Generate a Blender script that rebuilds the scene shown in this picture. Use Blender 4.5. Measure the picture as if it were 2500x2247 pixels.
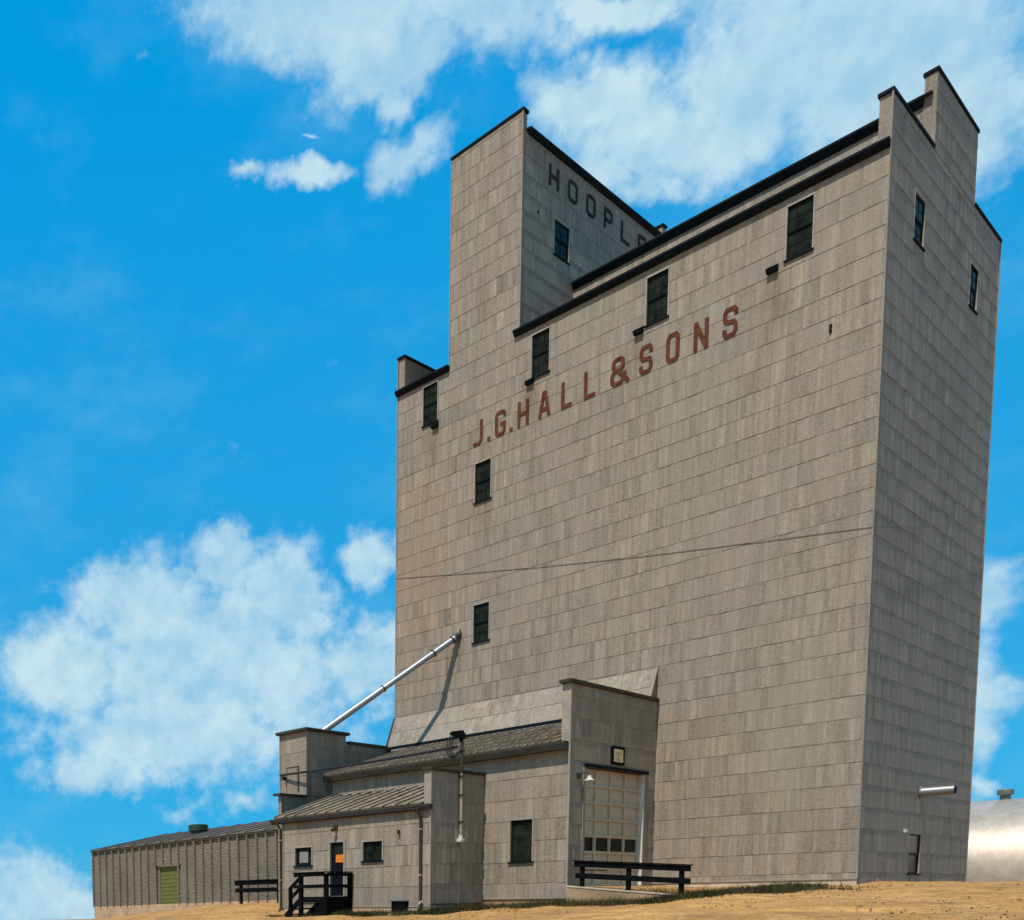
import bpy, math, random
import numpy as np
from mathutils import Matrix, Vector
random.seed(7); rng = np.random.default_rng(7)
for o in list(bpy.data.objects): bpy.data.objects.remove(o)
S = bpy.context.scene; COL = S.collection
PI = math.pi

# ------------------------------------------------------------------ camera (a view camera: shifted lens, slight roll)
CAMP = Vector((12.278, -40.929, -0.209)); YAW, PITCH, ROLL = 0.932938, -0.082542, -0.015103
FPX, PX, PY = 2402.71, 292.45, 2401.15
_f = Vector((-math.sin(YAW)*math.cos(PITCH), math.cos(YAW)*math.cos(PITCH), math.sin(PITCH)))
_r0 = Vector((math.cos(YAW), math.sin(YAW), 0)); _u0 = _r0.cross(_f)
_r = _r0*math.cos(ROLL)+_u0*math.sin(ROLL); _u = _u0*math.cos(ROLL)-_r0*math.sin(ROLL)
cd = bpy.data.cameras.new('camera'); cam = bpy.data.objects.new('camera', cd); COL.objects.link(cam)
cam.matrix_world = Matrix(((_r.x,_u.x,-_f.x,CAMP.x),(_r.y,_u.y,-_f.y,CAMP.y),(_r.z,_u.z,-_f.z,CAMP.z),(0,0,0,1)))
cd.sensor_fit = 'HORIZONTAL'; cd.sensor_width = 36; cd.lens = FPX/2500*36
cd.shift_x = (1250-PX)/2500; cd.shift_y = (PY-1123.5)/2500
cd.clip_start = .1; cd.clip_end = 20000
S.camera = cam
S.view_settings.view_transform = 'Standard'; S.view_settings.look = 'None'
S.view_settings.exposure = 0.0; S.view_settings.gamma = 1; S.view_settings.use_curve_mapping = False
S.render.resolution_x, S.render.resolution_y = 1024, 920

# ------------------------------------------------------------------ sun and sky
LIGHT = Vector((-0.08, 1.0, -1.82)).normalized()          # direction the sunlight travels
SUN_EL = math.asin(-LIGHT.z); SUN_AZ = math.atan2(-LIGHT.x, -LIGHT.y)
sd = bpy.data.lights.new('sun', 'SUN'); sd.energy = 4.8; sd.angle = math.radians(.53); sd.color = (1, .95, .92)
so = bpy.data.objects.new('sun', sd); COL.objects.link(so); so.location = (-20, -60, 80)
so.rotation_euler = LIGHT.to_track_quat('-Z', 'Y').to_euler()

class NT:
    """small helper to write node trees"""
    def __init__(s, tree): s.t = tree; s.t.nodes.clear()
    def n(s, typ, ins={}, **kw):
        nd = s.t.nodes.new(typ)
        for k, v in kw.items(): setattr(nd, k, v)
        for k, v in ins.items(): s.set(nd.inputs[k], v)
        return nd
    def set(s, sock, v):
        if isinstance(v, bpy.types.NodeSocket): s.t.links.new(v, sock)
        else: sock.default_value = v
    def m(s, op, a, b=0.0, c=0.0, clamp=False):
        nd = s.t.nodes.new('ShaderNodeMath'); nd.operation = op; nd.use_clamp = clamp
        for i, v in enumerate((a, b, c)): s.set(nd.inputs[i], v)
        return nd.outputs[0]
    def v(s, op, a, b=(0,0,0)):
        nd = s.t.nodes.new('ShaderNodeVectorMath'); nd.operation = op
        s.set(nd.inputs[0], a); s.set(nd.inputs[1], b)
        return nd.outputs['Value'] if op in ('DOT_PRODUCT','LENGTH') else nd.outputs[0]
    def mix(s, f, a, b, blend='MIX'):
        nd = s.t.nodes.new('ShaderNodeMix'); nd.data_type = 'RGBA'; nd.blend_type = blend
        s.set(nd.inputs[0], f); s.set(nd.inputs[6], c4(a)); s.set(nd.inputs[7], c4(b)); return nd.outputs[2]
    def noise(s, vec, scale, detail=4, rough=.55, color=False):
        nd = s.n('ShaderNodeTexNoise', {'Vector': vec, 'Scale': scale, 'Detail': detail, 'Roughness': rough})
        return nd.outputs['Color' if color else 'Fac']
    def rng(s, x, a, b, c=0., d=1., smooth=False):
        nd = s.n('ShaderNodeMapRange', {0: x, 1: a, 2: b, 3: c, 4: d}); nd.clamp = True
        if smooth: nd.interpolation_type = 'SMOOTHSTEP'
        return nd.outputs[0]
def c4(c):
    if isinstance(c, bpy.types.NodeSocket): return c
    if isinstance(c, (int, float)): return (c, c, c, 1)
    return tuple(c) if len(c) == 4 else (*c, 1)

world = bpy.data.worlds.new('World'); S.world = world; world.use_nodes = True
T = NT(world.node_tree)
sky = T.n('ShaderNodeTexSky', sky_type='NISHITA', sun_disc=False, sun_elevation=SUN_EL, sun_rotation=SUN_AZ)
sky.air_density = 1.0; sky.dust_density = .6; sky.ozone_density = 1.6
D = T.n('ShaderNodeTexCoord').outputs['Generated']
CC = (-0.5590170, 0.7694209, 0.3090170); CR = (0.8090170, 0.5877853, 0.0); CU = (0.1816356, -0.25, 0.9510565)
dc = T.v('DOT_PRODUCT', D, CC); dcs = T.m('MAXIMUM', dc, .15)
gx = T.m('DIVIDE', T.v('DOT_PRODUCT', D, CR), dcs); gy = T.m('DIVIDE', T.v('DOT_PRODUCT', D, CU), dcs)
G = T.n('ShaderNodeCombineXYZ', {0: gx, 1: gy}).outputs[0]
w1 = T.v('SUBTRACT', T.noise(D, 9, 3, color=True), (.5,.5,.5))
nd = T.n('ShaderNodeVectorMath', {0: w1, 'Scale': .075}, operation='SCALE'); G = T.v('ADD', G, nd.outputs[0])
w2 = T.v('SUBTRACT', T.noise(D, 38, 3, color=True), (.5,.5,.5))
nd = T.n('ShaderNodeVectorMath', {0: w2, 'Scale': .032}, operation='SCALE'); G = T.v('ADD', G, nd.outputs[0])
BLOBS = [[-0.2169,-0.0877,6.19,-0.4768,0.9153,11.3112,1],[-0.1851,0.0087,27.7908,-1.8546,3.3112,30.5474,1],[-0.2778,-0.0205,12.9123,3.7182,-4.6853,21.0486,1],[-0.1342,-0.0255,21.326,-0.9523,2.0839,20.774,1],[-0.3591,-0.0712,14.1282,-1.9142,1.6797,20.4225,1],[-0.2583,-0.1442,6.4941,-0.5955,1.1767,18.2101,1],[-0.0748,-0.0853,16.7173,-0.326,1.8856,22.2143,0.95],[-0.0559,-0.0599,24.5578,-0.2936,3.5,37.7634,0.9],[-0.3452,-0.181,12.7908,-1.5895,1.4359,26.9212,0.85],[-0.052,-0.1337,35.731,-0.3603,2.5496,35.6587,0.6],[-0.1845,-0.2209,10.2733,-0.6229,1.8982,42.5179,0.55],[-0.2665,-0.2335,18.3038,-1.6784,2.4721,61.4608,0.4],[-0.0484,0.0065,28.4736,7.5315,-6.5809,46.2835,0.95],[-0.4353,-0.3149,13.6119,-2.0622,0.2924,16.8841,1],[-0.3824,-0.3338,20.75,-2.7178,0.3513,27.9404,0.9],[-0.0845,0.3923,9.9478,-0.289,7.4369,33.6274,1],[-0.0358,0.3544,18.6884,7.5524,-3.0264,36.5256,0.95],[-0.0397,0.3305,58.5819,-0.3724,11.0544,53.6326,0.75],[0.0226,0.3657,14.3236,0.3502,9.4924,43.0899,1],[0.1162,0.3522,13.3904,0.9424,15.8162,71.1008,0.9],[0.1571,0.3333,51.6741,4.6354,19.5145,88.9341,0.5],[0.1059,0.305,23.5688,1.5036,8.264,39.8318,1],[0.1657,0.2748,12.5746,-1.3746,9.3208,26.2357,1],[0.2194,0.2886,12.4561,12.3384,-11.5251,14.7555,1],[0.2975,0.2778,10.5271,1.6213,3.413,16.1364,1.05],[0.3524,0.2469,17.6555,3.134,5.7603,28.0712,1],[0.1585,0.2427,22.8896,1.9806,8.9237,46.5499,0.75],[0.2774,0.3123,8.3687,1.2294,7.5392,34.0898,1],[0.1365,0.2609,13.8106,-8.9666,25.4514,37.0955,0.8],[0.3365,0.2886,22.2469,3.8584,5.171,23.7544,1],[-0.0284,0.2899,21.0893,17.5885,-22.0124,43.0833,0.9],[-0.0994,0.2955,27.6782,-0.9649,16.593,86.1293,0.8],[-0.1481,0.3099,53.4584,-3.1336,19.3102,99.4997,0.75],[-0.0925,0.3221,74.0175,13.107,12.4226,218.3229,0.4],[-0.226,0.3934,39.2971,-3.9388,26.4548,124.2917,0.35],[0.4128,-0.0842,33.6973,6.0043,2.9445,29.7269,1],[0.4277,-0.168,39.0539,6.9587,1.4915,20.8597,0.95],[0.438,-0.2356,47.4218,8.4177,1.9135,39.0394,0.6],[-0.0996,0.1664,9.5993,-0.316,10.4664,67.1259,0.12],[-0.2022,0.1026,7.3249,-0.5642,1.68,12.5509,0.05]]
FLD = -1.5
for cx, cy, a, b, c, d, s in BLOBS:
    if s < .7: a, b, c, d = (k/1.45 for k in (a, b, c, d))
    dv = T.v('SUBTRACT', G, (cx, cy, 0))
    q = T.n('ShaderNodeCombineXYZ', {0: T.v('DOT_PRODUCT', dv, (a, b, 0)), 1: T.v('DOT_PRODUCT', dv, (c, d, 0))}).outputs[0]
    FLD = T.m('MAXIMUM', T.m('SUBTRACT', s+(.07 if s > .7 else -.2), T.v('LENGTH', q)), FLD)
gen = T.rng(T.noise(D, 2.6, 3, .5), .3, .7, -1.35, .95)                 # fair-weather cumulus over the rest of the sky
out_view = T.rng(dc, .85, .74, 0, 1, True)
FLD = T.m('ADD', T.m('MULTIPLY', FLD, T.m('SUBTRACT', 1, out_view)), T.m('MULTIPLY', gen, out_view))
n1 = T.noise(D, 22, 8, .6); n2 = T.noise(D, 55, 6, .6); n3 = T.noise(D, 7, 4, .55)
FN = T.m('ADD', FLD, T.m('MULTIPLY', T.m('SUBTRACT', n1, .5), 1.0)); FN = T.m('ADD', FN, T.m('MULTIPLY', T.m('SUBTRACT', n2, .5), .95))
alpha = T.m('MULTIPLY', T.rng(FN, -.22, .6, 0, 1, True), T.rng(T.m('ADD', n3, T.m('MULTIPLY', n2, .3)), .45, .8, .82, .98))
blue = T.mix(1.0, sky.outputs[0], (.05, .75, 1.0), 'MULTIPLY')
blue = T.mix(.8, blue, T.mix(T.rng(T.n('ShaderNodeSeparateXYZ', {0: D}).outputs[2], 0, .62), (.45, 4.35, 8.3), (.0, 3.7, 8.5)))
n1u = T.noise(T.v('ADD', D, (.004, -.006, .016)), 22, 8, .6)
relief = T.m('MULTIPLY', T.m('SUBTRACT', n1, n1u), .9)            # sunlit tops, greyer undersides
cl = T.mix(T.rng(T.m('ADD', T.m('ADD', n1, T.m('MULTIPLY', n3, .8)), relief), .55, 1.2), (3.4, 6.1, 7.9), (5.9, 7.85, 8.7))
veil = T.m('MULTIPLY', T.rng(T.m('ADD', T.noise(T.v('MULTIPLY', D, (1, 1, 2.2)), 4.2, 6, .62), T.m('MULTIPLY', n2, .12)), .5, .82, 0, 1, True), .34)
blue = T.mix(veil, blue, (2.2, 5.6, 8.2))                           # thin high veil
skyc = T.mix(alpha, blue, cl)
bg = T.n('ShaderNodeBackground', {'Color': skyc, 'Strength': .1})
T.t.links.new(bg.outputs[0], T.n('ShaderNodeOutputWorld').inputs['Surface'])

# ------------------------------------------------------------------ materials
def material(name, col, rough=.6, metal=0., var=(), bump=None, tint=False, spec=.4, hue=None, stain=()):
    """var: (scale, lo, hi, stretch) noises multiplied into the colour; bump: (scale, strength, distance, stretch)"""
    m = bpy.data.materials.new(name); m.use_nodes = True; t = NT(m.node_tree)
    P = t.n('ShaderNodeNewGeometry').outputs['Position']
    c = c4(col)
    PP = P
    if tint:
        at = t.n('ShaderNodeAttribute', attribute_name='tint').outputs['Color']
        c = t.mix(1.0, at, c, 'MULTIPLY')
        sc_ = t.n('ShaderNodeVectorMath', {0: at, 'Scale': 41.}, operation='SCALE'); PP = t.v('ADD', P, sc_.outputs[0])
    for sc, lo, hi, st in var:
        v = t.v('MULTIPLY', PP, st)
        f = t.rng(t.noise(v, sc, 5, .6), .3, .7, lo, hi)
        c = t.mix(1.0, c, t.n('ShaderNodeCombineColor', {0: f, 1: f, 2: f}).outputs[0], 'MULTIPLY')
    if hue:
        for sc, c2, amt in hue:
            f = t.rng(t.noise(P, sc, 4, .6), .42, .72, 0, amt)
            c = t.mix(f, c, c2)
    for (sx, sy, sz), rad, c2, amt in stain:
        dist = t.v('LENGTH', t.v('MULTIPLY', t.v('SUBTRACT', P, (sx, sy, sz)), (1, 1, .42)))
        f = t.m('MULTIPLY', t.rng(dist, 0, rad, amt, 0, True), t.rng(t.noise(t.v('MULTIPLY', P, (2, 2, .5)), 1.2, 4), .3, .65))
        c = t.mix(f, c, c2)
    b = t.n('ShaderNodeBsdfPrincipled', {'Base Color': c, 'Roughness': rough, 'Metallic': metal, 'Specular IOR Level': spec})
    if bump:
        sc, stg, dist, st = bump
        h = t.noise(t.v('MULTIPLY', P, st), sc, 5, .6)
        bp = t.n('ShaderNodeBump', {'Strength': stg, 'Distance': dist, 'Height': h}); t.t.links.new(bp.outputs[0], b.inputs['Normal'])
    t.t.links.new(b.outputs[0], t.n('ShaderNodeOutputMaterial').inputs[0])
    return m
STREAK = (9, 9, .35); ISO = (1, 1, 1)
SIDE_COL = (.272, .213, .147)
_sv = [(.34, .66, 1.30, STREAK), (.9, .74, 1.2, STREAK), (.22, .92, 1.06, ISO), (7.0, .88, 1.1, ISO)]
_sh = [(.16, (.240, .215, .160), .5), (.33, (.285, .213, .165), .45), (13, (.42, .375, .31), .34)]
M_SIDE = material('weathered_sheet_siding', SIDE_COL, .66, 0, _sv, (2.2, .25, .02, STREAK), tint=True, spec=.14, hue=_sh, stain=[((-18.2, 0, 15.5), 3.4, (.34, .20, .11), .55), ((-6, 0, 17), 3, (.26, .26, .17), .4), ((-2, 0, 6.6), 3, (.27, .27, .17), .4), ((-17.5, 0, 21.2), .75, (.15, .10, .065), .6), ((-12.6, 0, 21.1), .8, (.15, .10, .065), .6), ((-7.9, 0, 21.0), .7, (.14, .105, .07), .5), ((-3.2, 0, 21.0), .8, (.15, .10, .065), .55), ((-14.7, 0, 17.0), .7, (.15, .105, .07), .55), ((-8.7, 0, 19.5), .8, (.20, .17, .13), .6), ((-15.9, 0, 11.0), .6, (.16, .11, .07), .5)])
M_PLAIN = material('weathered_flashing', (.262, .207, .140), .6, 0, _sv, (2.2, .2, .02, STREAK), spec=.15, hue=_sh)
M_FLASH = material('pale_metal_flashing', (.31, .255, .19), .55, 0, [(2.5, .8, 1.15, ISO)], spec=.4)
M_TRIM = material('black_green_trim_paint', (.006, .010, .012), .65, 0, [(2, .7, 1.4, (1,1,3))], spec=.06)
M_FASCIA = material('dark_olive_fascia_paint', (.048, .042, .030), .6, 0, [(2, .75, 1.25, (1,1,4))], spec=.12)
M_BLACK = material('black_timber_paint', (.0045, .0045, .0045), .7, 0, [(4, .5, 1.9, (1,1,1))], spec=.025)
M_GLASS = material('dark_window_glass', (.012, .014, .009), .3, 0, [(2.2, .3, 2.2, ISO)], spec=.06)
M_SASH = material('dark_green_sash_paint', (.005, .010, .009), .5, 0, [(5, .7, 1.3, ISO)], spec=.05)
M_ROOF = material('weathered_rolled_roofing', (.185, .148, .10), .85, 0, [(1.3, .7, 1.3, ISO), (14, .65, 1.3, ISO)], (20, .4, .02, ISO), tint=True, spec=.08, hue=[(1.2, (.24, .18, .115), .5)])
M_TAR = material('dark_roof_felt', (.05, .048, .045), .9, 0, [(1.5, .7, 1.3, ISO)], spec=.15)
M_DOOR = material('tan_overhead_door_paint', (.50, .40, .27), .55, 0, [(1.2, .86, 1.1, ISO), (9, .93, 1.06, ISO)], spec=.3)
M_WHITE = material('cream_painted_trim', (.62, .57, .48), .5, 0, [(3, .8, 1.1, ISO)], spec=.35)
M_GALV = material('bright_galvanised_steel', (.34, .335, .32), .45, .75, [(1.5, .85, 1.08, ISO)], (4, .1, .01, ISO))
M_PIPE = material('painted_conduit', (.38, .32, .2), .5, .2, [(1.2, .55, 1.25, (1,1,1.5))])
M_RUST = material('rust_red_letter_paint', (.108, .030, .012), .7, 0, [(1.4, .7, 1.25, ISO), (10, .8, 1.2, ISO)], spec=.06, hue=[(9, (.24, .17, .12), .22)])
M_DKLET = material('faded_black_letter_paint', (.036, .024, .022), .7, 0, [(1.4, .7, 1.3, ISO)], spec=.06, hue=[(8, (.16, .13, .11), .22)])
M_CONC = material('stained_concrete', (.40, .265, .15), .9, 0, [(.8, .7, 1.2, ISO), (7, .85, 1.15, ISO)], (9, .4, .02, ISO), spec=.15, hue=[(.5, (.2, .12, .06), .5)])
M_CAP = material('pale_concrete_edge', (.56, .45, .31), .9, 0, [(2.2, .7, 1.15, ISO)], (9, .3, .02, ISO), spec=.15)
M_BLOCK = material('tan_block_foundation', (.50, .34, .205), .9, 0, [(1.2, .75, 1.2, ISO), (8, .85, 1.15, ISO)], (9, .4, .02, ISO), spec=.15, hue=[(.6, (.36, .21, .11), .45)])
M_SHED = material('olive_grey_metal_sheeting', (.19, .162, .118), .6, 0, [(.5, .82, 1.15, ISO), (2.5, .82, 1.16, (1,1,5))], (3.0, 1.0, .09, (1, 1, 4.5)), spec=.12)
M_SHEDROOF = material('brown_grey_sheet_roof', (.125, .102, .075), .75, 0, [(1.2, .75, 1.2, ISO)], (4, .3, .03, ISO), spec=.1)
M_GREEN = material('olive_green_door_paint', (.13, .135, .028), .6, 0, [(1.5, .8, 1.2, (1,1,6))], spec=.25)
M_VENT = material('dark_green_vent_paint', (.03, .05, .03), .5, .2, [(2, .8, 1.2, ISO)])
M_VENT2 = material('grey_green_vent_metal', (.17, .20, .18), .5, .4, [(2, .8, 1.2, ISO)])
M_QUON = material('sun_bleached_steel_arch', (.45, .37, .285), .40, .38, [(.35, .82, 1.12, ISO), (2.5, .85, 1.1, (1,1,1))], (1.2, .15, .05, ISO), tint=True)
M_CABLE = material('black_cable_rubber', (.012, .011, .011), .6)
M_GREYWIRE = material('weathered_wire', (.15, .12, .095), .6)
M_ORANGE = material('orange_notice_paper', (.70, .20, .02), .7, 0, [(6, .85, 1.1, ISO)], spec=.2)
M_CREAM = material('yellowed_sign_paper', (.85, .64, .36), .7, 0, [(4, .8, 1.1, ISO)], spec=.2)
M_SCRIB = material('brown_sign_ink', (.42, .20, .07), .7)
M_BULB = material('white_enamel', (.46, .44, .39), .5, spec=.2)
M_CURTAIN = material('grey_curtain_cloth', (.24, .2, .165), .8, 0, [(3, .75, 1.2, (14, 14, 1))])
M_DOORDK = material('near_black_door_paint', (.006, .006, .008), .4, 0, [(3, .6, 1.5, ISO)], spec=.08)
M_DIRT = material('dry_tan_dirt', (.47, .243, .074), .95, 0,
    [(.35, .72, 1.2, (.5, 1.3, 1)), (1.6, .66, 1.28, (.6, 1.0, 1)), (5, .6, 1.35, ISO), (20, .6, 1.35, ISO)], (5.0, 1.0, .12, ISO), spec=.1,
    hue=[(.25, (.235, .115, .045), .7), (1.1, (.45, .29, .12), .4)])
M_GRASS = material('dry_olive_grass', (.030, .032, .010), .8, 0, [(1.1, .55, 1.6, ISO), (8, .6, 1.5, ISO)], spec=.15, hue=[(.9, (.16, .12, .04), .5)])
M_STONE = material('small_ground_stones', (.27, .165, .075), .9, 0, [(5, .6, 1.3, ISO)], spec=.1)

# ------------------------------------------------------------------ object helpers
OFF = {}
def off(parent): return OFF.get(parent.name, Vector((0,0,0))) if parent else Vector((0,0,0))
class MB:
    def __init__(s): s.v = []; s.f = []; s.c = []
    def add(s, vs, fs, tint=None):
        k = len(s.v); s.v += [tuple(v) for v in vs]; s.f += [tuple(i+k for i in f) for f in fs]
        if tint is not None: s.c += [tint]*len(fs)
        return s
    def hexa(s, p, tint=None):   # 8 points: bottom ring 0-3, top ring 4-7
        return s.add(p, [(3,2,1,0),(4,5,6,7),(0,1,5,4),(1,2,6,5),(2,3,7,6),(3,0,4,7)], tint)
    def box(s, x0, x1, y0, y1, z0, z1, tint=None):
        if x0 > x1: x0, x1 = x1, x0
        if y0 > y1: y0, y1 = y1, y0
        return s.hexa([(x0,y0,z0),(x1,y0,z0),(x1,y1,z0),(x0,y1,z0),(x0,y0,z1),(x1,y0,z1),(x1,y1,z1),(x0,y1,z1)], tint)
    def wbox(s, F, u0, u1, d0, d1, z0, z1):
        a = F.pt(u0, d0, z0); b = F.pt(u1, d1, z1); return s.box(a[0], b[0], a[1], b[1], z0, z1)
    def beam(s, a, b, w, h, up=(0,0,1)):
        a, b = Vector(a), Vector(b); d = (b-a).normalized(); r = d.cross(Vector(up)).normalized(); q = r.cross(d)
        P = []
        for c in (a, b):
            P += [c-r*w/2-q*h/2, c+r*w/2-q*h/2, c+r*w/2+q*h/2, c-r*w/2+q*h/2]
        return s.add(P, [(3,2,1,0),(4,5,6,7),(0,1,5,4),(1,2,6,5),(2,3,7,6),(3,0,4,7)])
    def tube(s, pts, r, n=10, cap=True):
        pts = [Vector(p) for p in pts]; rs = r if isinstance(r, (list, tuple)) else [r]*len(pts)
        k = len(s.v); ref = None
        for i, p in enumerate(pts):
            d = (pts[min(i+1, len(pts)-1)]-pts[max(i-1, 0)]).normalized()
            if ref is None: ref = d.orthogonal().normalized()
            ref = (ref-d*ref.dot(d)).normalized(); q = d.cross(ref)
            for j in range(n):
                a = 2*PI*j/n; s.v.append(tuple(p+(ref*math.cos(a)+q*math.sin(a))*rs[i]))
        for i in range(len(pts)-1):
            for j in range(n):
                s.f.append((k+i*n+j, k+i*n+(j+1) % n, k+(i+1)*n+(j+1) % n, k+(i+1)*n+j))
        if cap:
            s.f.append(tuple(k+j for j in reversed(range(n)))); s.f.append(tuple(k+(len(pts)-1)*n+j for j in range(n)))
        return s
    def lathe(s, base, prof, n=16):       # prof: (radius, z) going up, vertical axis
        k = len(s.v)
        for r, z in prof:
            for j in range(n):
                a = 2*PI*j/n; s.v.append((base[0]+r*math.cos(a), base[1]+r*math.sin(a), base[2]+z))
        for i in range(len(prof)-1):
            for j in range(n): s.f.append((k+i*n+j, k+i*n+(j+1) % n, k+(i+1)*n+(j+1) % n, k+(i+1)*n+j))
        s.f.append(tuple(k+j for j in reversed(range(n)))); s.f.append(tuple(k+(len(prof)-1)*n+j for j in range(n)))
        return s
    def mesh(s, name, mat, o=Vector((0,0,0))):
        me = bpy.data.meshes.new(name); me.from_pydata([(v[0]-o[0], v[1]-o[1], v[2]-o[2]) for v in s.v], [], s.f)
        me.materials.append(mat)
        if s.c:
            at = me.attributes.new('tint', 'FLOAT_COLOR', 'FACE')
            at.data.foreach_set('color', [x for c in s.c for x in (*c, 1)])
        me.update(); return me
    def build(s, name, mat, parent=None, smooth=False, bevel=0., label=None):
        o = off(parent); ob = bpy.data.objects.new(name, s.mesh(name, mat, o)); COL.objects.link(ob)
        if parent: ob.parent = parent
        OFF[ob.name] = o.copy()
        if smooth:
            for p in ob.data.polygons: p.use_smooth = True
            md = ob.modifiers.new('edge', 'EDGE_SPLIT'); md.split_angle = math.radians(40)
        if bevel:
            md = ob.modifiers.new('bevel', 'BEVEL'); md.width = bevel; md.segments = 2; md.limit_method = 'ANGLE'
        if label: ob['label'] = label
        return ob
def thing(name, loc, label, cat, group=None):
    o = bpy.data.objects.new(name, None); COL.objects.link(o); o.location = loc; o.empty_display_size = .3
    OFF[o.name] = Vector(loc); o['label'] = label; o['category'] = cat
    if group: o['group'] = group
    return o
def tag(o, label, cat=None, group=None, kind=None):
    o['label'] = label
    if cat: o['category'] = cat
    if group: o['group'] = group
    if kind: o['kind'] = kind
    return o
class Frame:
    """a vertical wall plane: 'Y' looks to -Y (the front), 'X' looks to +X (the right side)"""
    def __init__(s, kind, at): s.k = kind; s.at = at
    def pt(s, u, d, z): return (u, s.at-d, z) if s.k == 'Y' else (s.at+d, u, z)
    @property
    def rot(s): return 0. if s.k == 'Y' else PI/2

def tints(n, amp=.10, hue=.03, mean=1.0):
    out = []
    for i in range(n):
        k = mean+random.uniform(-amp, amp); h = random.uniform(-hue, hue)
        out.append((k*(1+h), k*(1+.2*h), k*(1-h)))
    return out
TINTS = tints(24, .085, .03)
_pm = {}
def panel_geo(w, h, var):
    """a lapped sheet: bottom edge stands proud of the row below, one side edge of its neighbour"""
    g = .0008; s0 = .004*((var*7) % 5)/4; s1 = .004*((var*3) % 5)/4
    bt = .011+.004*((var*5) % 4)/3; tp = .002
    x0, x1, z0, z1 = -w/2+g, w/2-g, -h/2, h/2-g
    return [(x0,-bt-s0,z0),(x1,-bt-s1,z0),(x1,.02,z0),(x0,.02,z0),(x0,-tp-s0,z1),(x1,-tp-s1,z1),(x1,.02,z1),(x0,.02,z1)]
HEXF = [(3,2,1,0),(4,5,6,7),(0,1,5,4),(1,2,6,5),(2,3,7,6),(3,0,4,7)]
def panel_mesh(w, h, var, mat):
    key = (round(w, 2), round(h, 2), var, mat.name)
    if key not in _pm: _pm[key] = MB().add(panel_geo(w, h, var), HEXF, TINTS[var]).mesh('siding_panel', mat)
    return _pm[key]
def cells(F, rect, openings, cw, rh, uo, zo, jitter=.0):
    u0, u1, z0, z1 = rect; out = []
    k = math.floor((z0-zo)/rh)
    while zo+k*rh < z1-1e-6:
        a, b = max(z0, zo+k*rh), min(z1, zo+(k+1)*rh); k += 1
        if b-a < .02: continue
        sh = random.uniform(-jitter, jitter)
        j = math.floor((u0-uo-sh)/cw)
        while uo+sh+j*cw < u1-1e-6:
            c, d = max(u0, uo+sh+j*cw), min(u1, uo+sh+(j+1)*cw); j += 1
            if d-c < .02: continue
            rs = [(c, d, a, b)]
            for (p, q, r, s) in openings:
                nr = []
                for (c_, d_, a_, b_) in rs:
                    if q <= c_ or p >= d_ or s <= a_ or r >= b_: nr.append((c_, d_, a_, b_)); continue
                    if c_ < p: nr.append((c_, p, a_, b_))
                    if d_ > q: nr.append((q, d_, a_, b_))
                    m0, m1 = max(c_, p), min(d_, q)
                    if a_ < r: nr.append((m0, m1, a_, r))
                    if b_ > s: nr.append((m0, m1, s, b_))
                rs = nr
            out += [(F, *r) for r in rs if r[1]-r[0] > .02 and r[3]-r[2] > .02]
    return out
def lay_panels(parent, cl, limit=285, mat=None, name='siding_panel'):
    mat = mat or M_SIDE
    def size(c):
        F, u0, u1, z0, z1 = c; p = Vector(F.pt((u0+u1)/2, 0, (z0+z1)/2)); v = p-CAMP
        nrm = Vector(F.pt(0, 1, 0))-Vector(F.pt(0, 0, 0))
        return (u1-u0)*(z1-z0)*abs(v.normalized().dot(nrm))/v.length_squared
    cl = sorted(cl, key=size, reverse=True)
    o = off(parent); rest = MB()
    for i, (F, u0, u1, z0, z1) in enumerate(cl):
        w, h = u1-u0, z1-z0; var = random.randrange(len(TINTS)); p = Vector(F.pt((u0+u1)/2, 0, (z0+z1)/2))
        rz = F.rot+random.uniform(-.004, .004)
        if i < limit:
            ob = bpy.data.objects.new(name, panel_mesh(w, h, var, mat)); COL.objects.link(ob)
            ob.parent = parent; ob.location = p-o+Vector((0, 0, random.uniform(-.003, .002))); ob.rotation_euler = (0, random.uniform(-.0015, .0015), rz)
        else:
            c, s = math.cos(rz), math.sin(rz)
            rest.add([(p.x+c*x-s*y, p.y+s*x+c*y, p.z+z) for x, y, z in panel_geo(w, h, var)], HEXF, TINTS[var])
    if rest.v:
        ob = rest.build(name, mat, parent); ob['kind'] = 'stuff'; ob['label'] = 'smaller and farther siding sheets of the same cladding'
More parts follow.
